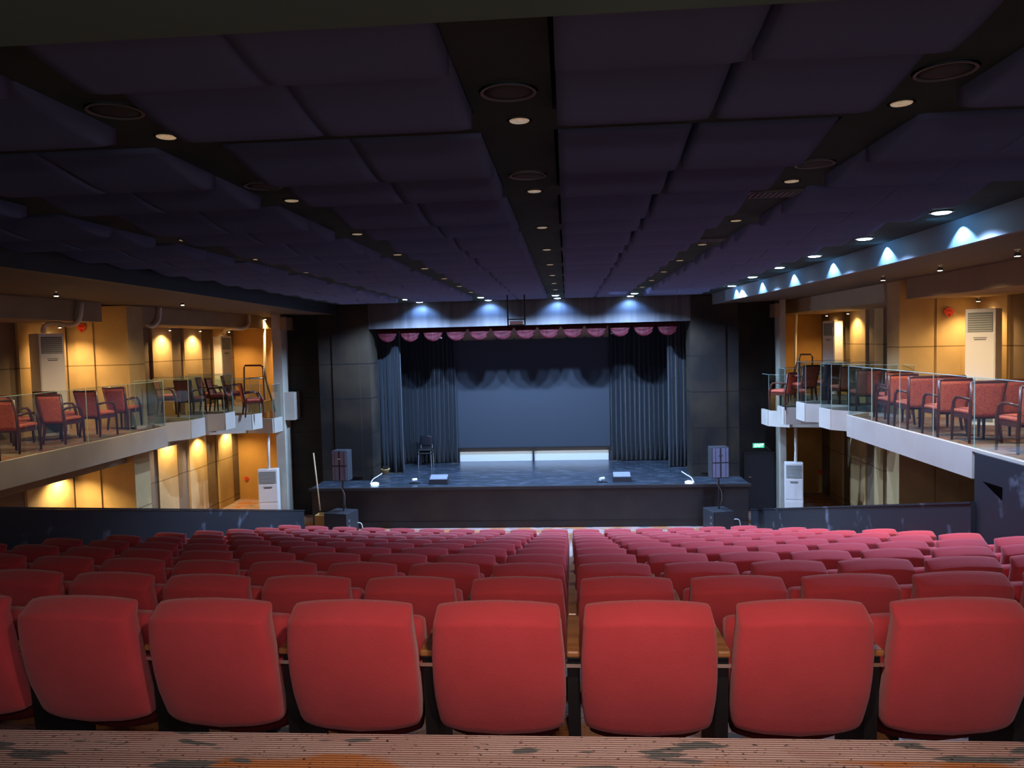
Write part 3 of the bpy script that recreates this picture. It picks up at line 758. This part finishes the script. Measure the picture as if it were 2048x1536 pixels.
# fire signs: red shield ending in a down arrow
def fire(p, n, s, lab):
    n = Vector(n).normalized(); t = thing('fire_sign', lab, 'sign', p, atan2(n.y, n.x)+pi/2)
    sh = [(-.5, .35), (-.35, .35), (-.35, .5), (.35, .5), (.35, .35), (.5, .35), (.5, .05), (0, -.5), (-.5, .05)]
    m = MB(); k = len(sh); m.v = [(a*s, -.004, b*s) for a, b in sh] + [(a*s, .004, b*s) for a, b in sh]
    m.f = [list(range(k)), [k+i for i in range(k)][::-1]] + [[i, i+k, (i+1) % k+k, (i+1) % k] for i in range(k)]; m.mi = [0]*len(m.f)
    m.build('plate', M['signred'], t, fix=True)
    text('FIRE', s*.34, t, (0, -.006, s*.13), M['signtext'])
    MB().box(-s*.08, s*.08, -.006, -.004, -s*.3, -s*.08).build('arrow', M['signtext'], t)
fire(atY(163, 657, 14.31), (0, -1, 0), .17, 'red fire sign on the tan pier beside the upper left air conditioner')
fire(atY(1898, 626, 13.63), (0, -1, 0), .16, 'red fire sign on the tan pier of the right balcony')
fire(atY(493, 958, YE-.03), (0, -1, 0), .13, 'red fire sign on the ochre wall near the lower left air conditioner')
fire(atY(1641, 945, YE-.03), (0, -1, 0), .14, 'red fire sign on the lower right wall under the balcony')

# handrails at the balcony ends
def rail(pts, lab):
    t = thing('handrail', lab, 'handrail', pts[0][0])
    o0 = Vector(pts[0][0])
    for nm, P in zip(('hoop', 'lower_rail', 'sloping_rail'), pts):
        MB().tube([Vector(p)-o0 for p in P], .022, 8).build(nm, M['brass'], t, smooth=True)
rail([[atY(489, 795, 18.4), atY(488, 735, 18.4), atY(490, 731, 18.4), atY(522, 731, 18.5), atY(526, 736, 18.5), atY(529, 800, 18.5)],
      [atY(489, 757, 18.4), atY(526, 756, 18.5)], [atY(526, 733, 18.5), atY(532, 762, 18.8), atY(552, 828, 19.3)]], 'bronze handrail at the stairs of the left balcony')
rail([[atY(1599, 800, 18.5), atY(1598, 716, 18.5), atY(1601, 709, 18.5), atY(1622, 709, 18.4), atY(1625, 714, 18.4), atY(1624, 800, 18.4)],
      [atY(1599, 735, 18.5), atY(1624, 735, 18.4)], [atY(1600, 711, 18.5), atY(1592, 732, 18.8), atY(1580, 800, 19.2)]], 'bronze handrail at the stairs of the right balcony')

# ---------------------------------------------------------------- speakers
def subset(xs0, xs1, xtop0, xtop1, ytop, ybot, Y, ysub, lab, rz):
    p0 = atY(xs0, 1050, Y); p1 = atY(xs1, 1050, Y); cx = (p0.x+p1.x)/2; wd = (p1.x-p0.x)*.86
    h = atY((xs0+xs1)/2, ysub, Y-.1).z-ZF
    t = thing('subwoofer', 'black subwoofer cabinet on the floor ' + lab, 'speaker', (cx, Y, ZF), rz)
    MB().box(-wd/2, wd/2, -.28, .28, .0, h).build('cabinet', M['spk'], t, bevel=.01)
    MB().box(-wd/2+.03, wd/2-.03, -.29, -.28, .03, h-.03).build('front_grille', M['spk'], t)
    for i in range(3): MB().box(wd/2*(1 if xs0 < 1000 else -1)-.005, wd/2*(1 if xs0 < 1000 else -1)+.005, -.2, -.12, .12+i*.13, .17+i*.13).build('connector', M['grey'], t)
    u0 = atY(xtop0, ytop, Y); u1 = atY(xtop1, ybot, Y); ux = (u0.x+u1.x)/2
    t2 = thing('column_loudspeaker', 'tall black loudspeaker on a pole ' + lab, 'speaker', (ux, Y, ZF+h), 0)
    z0 = u1.z-ZF-h; z1 = u0.z-ZF-h; ww = (u1.x-u0.x)/2*.95
    m = MB(); m.box(-ww, ww, -.15, .15, z0, z1); m.build('cabinet', M['spk'], t2, bevel=.015)
    zm = (z0+z1)/2
    for a, b in ((z0+.02, zm-.015), (zm+.015, z1-.02)):
        for c0, c1 in ((-ww+.02, -ww*.62), (-ww*.56, -ww*.1), (ww*.1, ww*.56), (ww*.62, ww-.02)):
            MB().box(c0, c1, -.158, -.15, a, b).build('grille_strip', M['spkg'], t2)
    MB().box(-.05, .05, -.163, -.158, z1-.2, z1-.18).build('badge', M['chrome'], t2)
    MB().tube([(0, 0, 0), (0, 0, z0+.02)], .018, 10).build('pole', M['black'], t2)
    MB().tube(smoothpath([(.0, -.14, z0+.02), (-.06, -.05, z0-.12), (-.03, -.03, z0*.75), (.05, -.03, z0*.55), (.05, -.03, z0*.25), (.02, .1, .02)], 5), .007, 6).build('cable', M['spkring'], t2, smooth=True)
    t2.rotation_euler = (0, 0, rz*.5)
subset(655, 712, 666, 702, 900, 960, 17.45, 1024, 'left of the stage', radians(-14))
subset(1411, 1463, 1418, 1456, 893, 954, 17.45, 1020, 'right of the stage', radians(14))

# ---------------------------------------------------------------- things on and near the stage
# exit sign
e = atY(1517, 891, YW-.03)
t = thing('exit_sign', 'lit green exit sign above the black door right of the stage', 'sign', e)
MB().box(-.15, .15, 0, .03, -.065, .065).build('case', M['grey'], t)
fc = MB().box(-.14, .14, -.006, 0, -.055, .055).build('face', M['exitlit'], t)
text('EXIT', .11, fc, (0, -.01, 0), M['exittext'], .002, .2, 'CENTER')
tag(MB().tube(smoothpath([e+Vector((.16, 0, 0)), e+Vector((.3, 0, -.14)), e+Vector((.42, 0, -.17)), e+Vector((.52, 0, -.14))]), .007, 6).build('cable', M['spkring'], smooth=True), 'grey cable from the exit sign to the pillar', 'cable')
# door
d0 = atY(1491, 905, YW); d1 = atY(1549, 905, YW)
t = struct(bpy.data.objects.new('door_1', None)); C.objects.link(t); t.location = ((d0.x+d1.x)/2, YW, ZF)
dw = (d1.x-d0.x)/2; dh = d0.z-ZF
leaf = MB().box(-dw, dw, -.04, 0, .02, dh-.03).build('door_leaf', M['doorpaint'], t)
m = MB(); m.box(-dw-.06, -dw, -.06, 0, 0, dh+.03); m.box(dw, dw+.06, -.06, 0, 0, dh+.03); m.box(-dw, dw, -.06, 0, dh-.03, dh+.03); m.build('door_frame', M['black'], t)
hz = atY(1490, 953, YW).z-ZF
MB().tube([(-dw+.05, -.04, hz), (-dw+.05, -.09, hz), (-dw+.13, -.09, hz)], .012, 8).build('door_handle', M['chrome'], leaf)
# broom and box
b0 = atY(655-14, 1040, 17.9); bt = atY(627, 906, 18.3)
t = thing('broom', 'wooden broom handle leaning against the wall left of the stage', 'broom', (b0.x, 17.9, ZF+.5))
MB().tube([(0, 0, 0), (bt.x-b0.x, bt.y-17.9, bt.z-ZF-.5)], .018, 8).build('handle', M['broom'], t, smooth=True)
x0 = atY(631, 1040, 17.7).x; x1 = atY(656, 1040, 17.7).x
t = thing('wooden_box', 'open plywood box on the floor left of the subwoofer', 'box', ((x0+x1)/2, 17.8, ZF))
bw = (x1-x0)/2; bh = atY(640, 1031, 17.65).z-ZF
m = MB(); m.box(-bw, bw, -.15, -.13, 0, bh); m.box(-bw, bw, .13, .15, 0, bh); m.box(-bw, -bw+.02, -.13, .13, 0, bh); m.box(bw-.02, bw, -.13, .13, 0, bh); m.box(-bw, bw, -.15, .15, 0, .02)
m.build('box_body', M['bwood'], t)
# stage monitors
def wedge(x0, x1, y, Y, lab):
    a_ = atY(x0, y, Y); b_ = atY(x1, y, Y); t = thing('stage_monitor', lab, 'speaker', ((a_.x+b_.x)/2, Y, ZS), 0, 'wedge monitors on the stage')
    w_ = (b_.x-a_.x)/2
    m = MB(); m.quadbox([(-w_, -.14, 0), (w_, -.14, 0), (w_, .16, 0), (-w_, .16, 0), (-w_, -.14, .13), (w_, -.14, .13), (w_, .10, .21), (-w_, .10, .21)]); m.build('cabinet', M['spk'], t, bevel=.008)
    MB().quadbox([(-w_+.02, -.13, .131), (w_-.02, -.13, .131), (w_-.02, .09, .206), (-w_+.02, .09, .206), (-w_+.02, -.13, .138), (w_-.02, -.13, .138), (w_-.02, .09, .213), (-w_+.02, .09, .213)]).build('grille', M['spkg'], t)
wedge(860, 897, 965, 18.55, 'black wedge monitor at the left of the stage edge')
wedge(1225, 1262, 962, 18.6, 'black wedge monitor at the right of the stage edge')
# small stage props
def lampset(x, y, lab):
    p = atZ(x, y, ZS); t = thing('stage_light', lab, 'stage light', (p.x, p.y, ZS))
    MB().box(-.13, .13, -.03, .03, 0, .02).build('base', M['black'], t)
    MB().tube([(0, 0, .02), (0, 0, .06)], .01).build('stem', M['grey'], t)
    MB().tube([(-.05, -.04, .09), (.05, .04, .09)], .04, 12).build('lamp_head', M['whitepl'], t)
lampset(829, 967, 'small silver lamp lying on the stage left of the left monitor'); lampset(1204, 965, 'small silver lamp lying on the stage left of the right monitor')
def flood(x, y, sgn, lab):
    p = atZ(x, y, ZS); p.y = max(p.y, 18.25); t = thing('floor_flood_lamp', lab, 'lamp', (p.x, p.y, ZS), 0, 'lamps at the stage corners')
    m = MB(); m.lathe([(.09, .0), (.10, .03), (.06, .05), (.001, .055)], k=16); m.build('lens', M['downlite'], t, smooth=True)
    MB().tube(smoothpath([(-sgn*.12, 0, .005), (-sgn*.06, .05, .12), (sgn*.04, .1, .18), (sgn*.14, .2, .24)]), .012, 8).build('hose', M['whitepl'], t, smooth=True)
flood(750, 969, 1, 'white corner lamp at the left end of the stage edge'); flood(1378, 966, -1, 'white corner lamp at the right end of the stage edge')
# basin with a bracket
p = atZ(770, 948, ZS); t = thing('wooden_basin', 'small wooden basin on the stage by the left curtain', 'basin', (p.x, p.y, ZS))
MB().lathe([(.07, 0), (.13, .12), (.145, .14), (.12, .14), (.06, .02)], k=16).build('bowl', M['bwood'], t, smooth=True)
MB().box(-.05, .08, -.05, .05, .14, .22).build('contents', M['black'], t)
p = atZ(757, 946, ZS); t = thing('white_rack', 'narrow white metal rack standing by the left curtain', 'rack', (p.x, p.y+.1, ZS))
hh = atY(757, 917, p.y+.1).z-ZS
for xx in (-.04, .04): MB().box(xx-.01, xx+.01, -.01, .01, 0, hh).build('upright', M['whitepl'], t)
for zz in (0, .62, .97): MB().box(-.05, .05, -.01, .01, hh*zz*.98, hh*zz*.98+.02).build('crossbar', M['whitepl'], t)
# stacked black chairs
p = atY(852, 921, 21.3)
def stackchair(dz, lab):
    t = thing('stacking_chair', lab, 'chair', (p.x, p.y, ZS+dz), 0, 'black chairs stacked by the curtain')
    for sx in (-.17, .17):
        for yy in (-.17, .17): MB().tube([(sx*1.08, yy, 0), (sx, yy*.95, .38)], .014, 8).build('leg', M['grey'], t)
    MB().box(-.19, .19, -.19, .19, .36, .40).build('seat', M['black'], t, bevel=.012)
    m = MB(); m.grid(lambda u, v: (-.18+.36*u, .17+.03*v+.02*(2*u-1)**2, .46+.28*v + .03*(1-(2*u-1)**2)*v), 8, 5); m.build('backrest', mat_gloss, t, smooth=True, thick=.02)
    for sx in (-.16, .16): MB().tube([(sx, .17, .38), (sx, .19, .5)], .012, 8).build('back_upright', M['grey'], t)
mat_gloss = mat('glossy_black_chair', (.015, .015, .02), .12)
stackchair(0, 'glossy black chair under the other one by the left curtain'); stackchair(.09, 'glossy black chair on top of the other by the left curtain')
# stage spot fixtures behind the valance
for (x, y, lab) in ((883, 674, 'small stage spotlight hanging below the valance, left'), (1052, 672, 'small stage spotlight row hanging below the valance, centre'), (1223, 665, 'small stage spotlight hanging below the valance, right')):
    q_ = atY(x, y, YP+.6); t = thing('stage_spotlight', lab, 'stage light', q_)
    MB().tube([(0, .1, .02), (0, -.06, -.02)], .035, 12).build('can', M['black'], t); MB().tube([(0, 0, .03), (0, 0, 1.0)], .008, 6).build('hanger', M['black'], t)
    MB().lathe([(.03, -.03), (.03, -.02)], 0, -.07, k=12).build('lens', M['whitepl'], t)
# projector rig
YR = 16.0
q0 = atY(1016, 648, YR); q1 = atY(1050, 646, YR); qt = CEIL
t = thing('projector', 'projector in a black hanging frame before the stage header', 'projector', ((q0.x+q1.x)/2, YR, q0.z))
w_ = (q1.x-q0.x)/2; hz = qt-q0.z
for sx in (-w_, w_): MB().box(sx-.014, sx+.014, -.014, .014, -.03, hz).build('frame_post', M['black'], t)
MB().box(-w_, w_, -.014, .014, .08, .105).build('frame_bar', M['black'], t); MB().box(-w_, w_, -.1, .1, -.04, -.02).build('frame_shelf', M['black'], t)
MB().box(-w_*.75, w_*.75, -.1, .1, -.02, .055).build('projector_body', M['whitepl'], t, bevel=.01)
MB().tube([(.02, .1, .02), (.02, .13, .02)], .025, 12).build('projector_lens', M['black'], t)
PROJ = Vector(((q0.x+q1.x)/2+.02, YR+.16, q0.z+.02))
# white cable loop on the floor, right and left of the subwoofers
for (x, y, lab) in ((1473, 1046, 'white cable loop on the floor right of the right subwoofer'), (718, 1053, 'white cable bundle on the floor beside the left subwoofer')):
    p_ = atY(x, y, 17.6)
    tag(MB().tube(smoothpath([(p_.x-.1, 17.6, ZF+.02), (p_.x-.07, 17.6, p_.z+.05), (p_.x, 17.6, p_.z+.09), (p_.x+.07, 17.6, p_.z+.04), (p_.x+.09, 17.6, ZF+.02)]), .012, 8).build('cable', M['whitepl'], smooth=True), lab, 'cable')

# ---------------------------------------------------------------- lamp fixtures and light
WARM = (1, .66, .30); WARM2 = (1, .75, .45); BLUE = (.36, .60, 1.0)
led = thing('blue_white_downlight', 'x', 'ceiling light')
MB().lathe([(.10, -.008), (.10, 0), (.078, 0), (.078, -.008)], k=20, caps=False).build('trim_ring', M['ring'], led)
MB().lathe([(.080, -.012), (.06, -.020), (.001, -.024)], k=20).build('lens', M['led'], led)
lm = Maker(led)
for i, (x, y) in enumerate([(1883, 423), (1729, 476), (1629, 511), (1558, 534), (1505, 553), (1464, 571)]):
    p = atZ(x, y, CEIL); lm.put((p.x, p.y, CEIL), 0, 'glowing blue-white downlight, %s along the right cove' % ORD[i], 'lit blue-white downlights')
    spot((p.x+.06, p.y, CEIL-.05), (p.x-.1, p.y, -2), 330, (.45, .60, 1), 140, .5, .03)
for i, (x, y) in enumerate([(812, 598), (840, 604), (962, 594), (979, 601), (1111, 590), (1115, 597), (1269, 586), (1257, 594)]):
    p = atZ(x, y, CEIL); lm.put((p.x, min(p.y, YP-.25), CEIL), 0, 'glowing blue-white downlight, %s from left before the stage header' % ORD[i], 'lit blue-white downlights')
    if i % 2: spot((p.x, YP-.28, CEIL-.02), (p.x, YP+.04, .2), 190, (.20, .42, 1), 125, .6, .04)
    else: spot((p.x, 17.75, CEIL-.06), (p.x, 17.95, -4), 1050, (.42, .62, 1), 152, .35, .03)
for (x, y) in ((1925, 470), (1767, 520), (1659, 548), (1585, 567), (1527, 581), (1483, 590)):
    p = atX(x, y, 3.70); fx = [a_[0] for a_ in RIN if a_[1] <= p.y][-1]; fx2 = [a_[0] for a_ in RIN if a_[1] > p.y][0]; fx = min(fx, fx2)
    spot((fx-.075, p.y, CEIL-.02), (fx-.02, p.y, .2), 75, (.28, .58, 1), 118, .35, .006)
    spot((3.35, p.y, CEIL-.04), (3.8, p.y, .7), 5, (.15, .50, 1), 150, .8, .05)
# left cove lamps are dark; balcony lamps
hal = thing('halogen_spotlight', 'x', 'spotlight')
MB().tube([(0, 0, 0), (0, 0, -.035)], .012, 8).build('stem', M['ring'], hal)
MB().lathe([(.022, -.03), (.032, -.05), (.034, -.075), (.028, -.075)], k=14, caps=False).build('housing', M['ring'], hal)
MB().lathe([(.029, -.076), (.001, -.079)], k=14).build('lens', M['halo'], hal)
hm = Maker(hal)
def halogen(p, to, power, lab, col=WARM, ang=75, blend=.7):
    hm.put(p, 0, lab, 'lit halogen spotlights'); q = Vector(p)+Vector((0, 0, -.10))
    if power: spot(q, to, power, col, ang, blend, .025)
for (x, y, w, lab) in ((2035, 503, 190, 'nearest lit spotlight under the right balcony ceiling'), (1880, 534, 190, 'second lit spotlight under the right balcony ceiling'), (1766, 555, 190, 'third lit spotlight under the right balcony ceiling')):
    p = atZ(x, y-3, .84); halogen((p.x, p.y, .85), (p.x+1.0, p.y+.6, -1.4), w, lab, WARM2, 110)
for (x, y, w, lab) in ((112, 583, 190, 'nearest lit spotlight under the left balcony ceiling'), (365, 603, 190, 'second lit spotlight under the left balcony ceiling')):
    p = atZ(x, y, .86); halogen((p.x, p.y, .87), (p.x-1.0, p.y+.4, -1.4), w, lab, WARM2, 110)
p = atY(530, 636, 21.1); halogen((p.x, 21.1, .88), (p.x-.3, YE, -1.0), 150, 'lit spotlight beside the left pillar', WARM, 90)
p = atY(1582, 606, 21.1); halogen((p.x, 21.1, .88), (p.x+.3, YE, -1.0), 140, 'lit spotlight beside the right pillar', WARM, 90)
# wall washers under the beams
def wash(X, Y, z, side, power, lab, col=WARM):
    halogen((X, Y, z), (X-side*.05, Y, z-1.3), power, lab, col, 140, .8)
for Y, n_ in ((yx(95, XL), 'above the left balcony air conditioner'), (yx(320, XL), 'over the first lit panel past the left pier'), (yx(382, XL), 'over the second lit panel past the left pier'), (yx(441, XL), 'over the third lit panel past the left pier'), (9.9, 'over the rear left balcony wall')):
    wash(XL+.27, Y, ZBM, 1, 130, 'warm wall spotlight ' + n_)
for Y, n_ in ((yx(1990, XR), 'above the nearer right balcony air conditioner'), (yx(1719, XR), 'over the second lit panel past the right pier'), (yx(1675, XR), 'over the first lit panel near the right stage end')):
    wash(XR-.27, Y, ZBM, -1, 100, 'warm wall spotlight ' + n_)
# under the left balcony
for Y, n_ in ((yx(95, XL), 'nearest the rear'), (yx(320, XL), 'first past the pier'), (yx(382, XL), 'second past the pier'), (yx(441, XL), 'third past the pier'), (9.9, 'far behind at the rear')):
    wash(XL+.27, Y, (zb2 if Y < 14.4 else (-1.95 if Y < 18.6 else -2.14)), 1, 130, 'warm spotlight under the left balcony, ' + n_, (1, .70, .30))
# projector
spot(PROJ, (s0.x+w, YSN, -1.3), 230, (.45, .6, 1), 36, .1, .004)
area((-.95, 20.6, 1.5), (-.95, 22.06, .25), 14, (1, .82, .58), 5.5, .1, 'unseen_stage_light')  # unseen warm light added to brighten the wall above the screen
# stage work lights above the opening (strip lights in the stage house)
area((-.9, 21.2, 1.4), (-.9, 21.4, -3.4), 70, (.42, .58, 1), 6.5, .4, 'unseen_stage_light')
area((-.9, 19.55, .95), (-.9, 22.4, -3.4), 10, (.40, .56, 1), 6.5, .15, 'unseen_stage_light')
# rear ceiling lamps behind the camera, and an unseen fill light added for the ceiling
area((.4, -.9, .70), (.1, 3.2, -1.6), 50, (1, .78, .78), 1.6, .5, 'rear_ceiling_lamp')
spot((.28, 1.35, .83), (.22, 3.0, -1.1), 150, (1, .80, .64), 120, 1, .08)
area((.3, -2.2, -.4), (0, 6, .4), 16, (.50, .75, .85), 4.5, 1.2, 'rear_fill_light')  # added fill with no visible source, lifts the near ceiling

# ---------------------------------------------------------------- world and view
wd_ = bpy.data.worlds.new('world'); SC.world = wd_; wd_.use_nodes = True
wd_.node_tree.nodes['Background'].inputs[0].default_value = (.10, .11, .2, 1); wd_.node_tree.nodes['Background'].inputs[1].default_value = .02
SC.view_settings.view_transform = 'Standard'; SC.view_settings.look = 'None'; SC.view_settings.gamma = 1; SC.view_settings.exposure = 0
SC.view_settings.use_curve_mapping = False
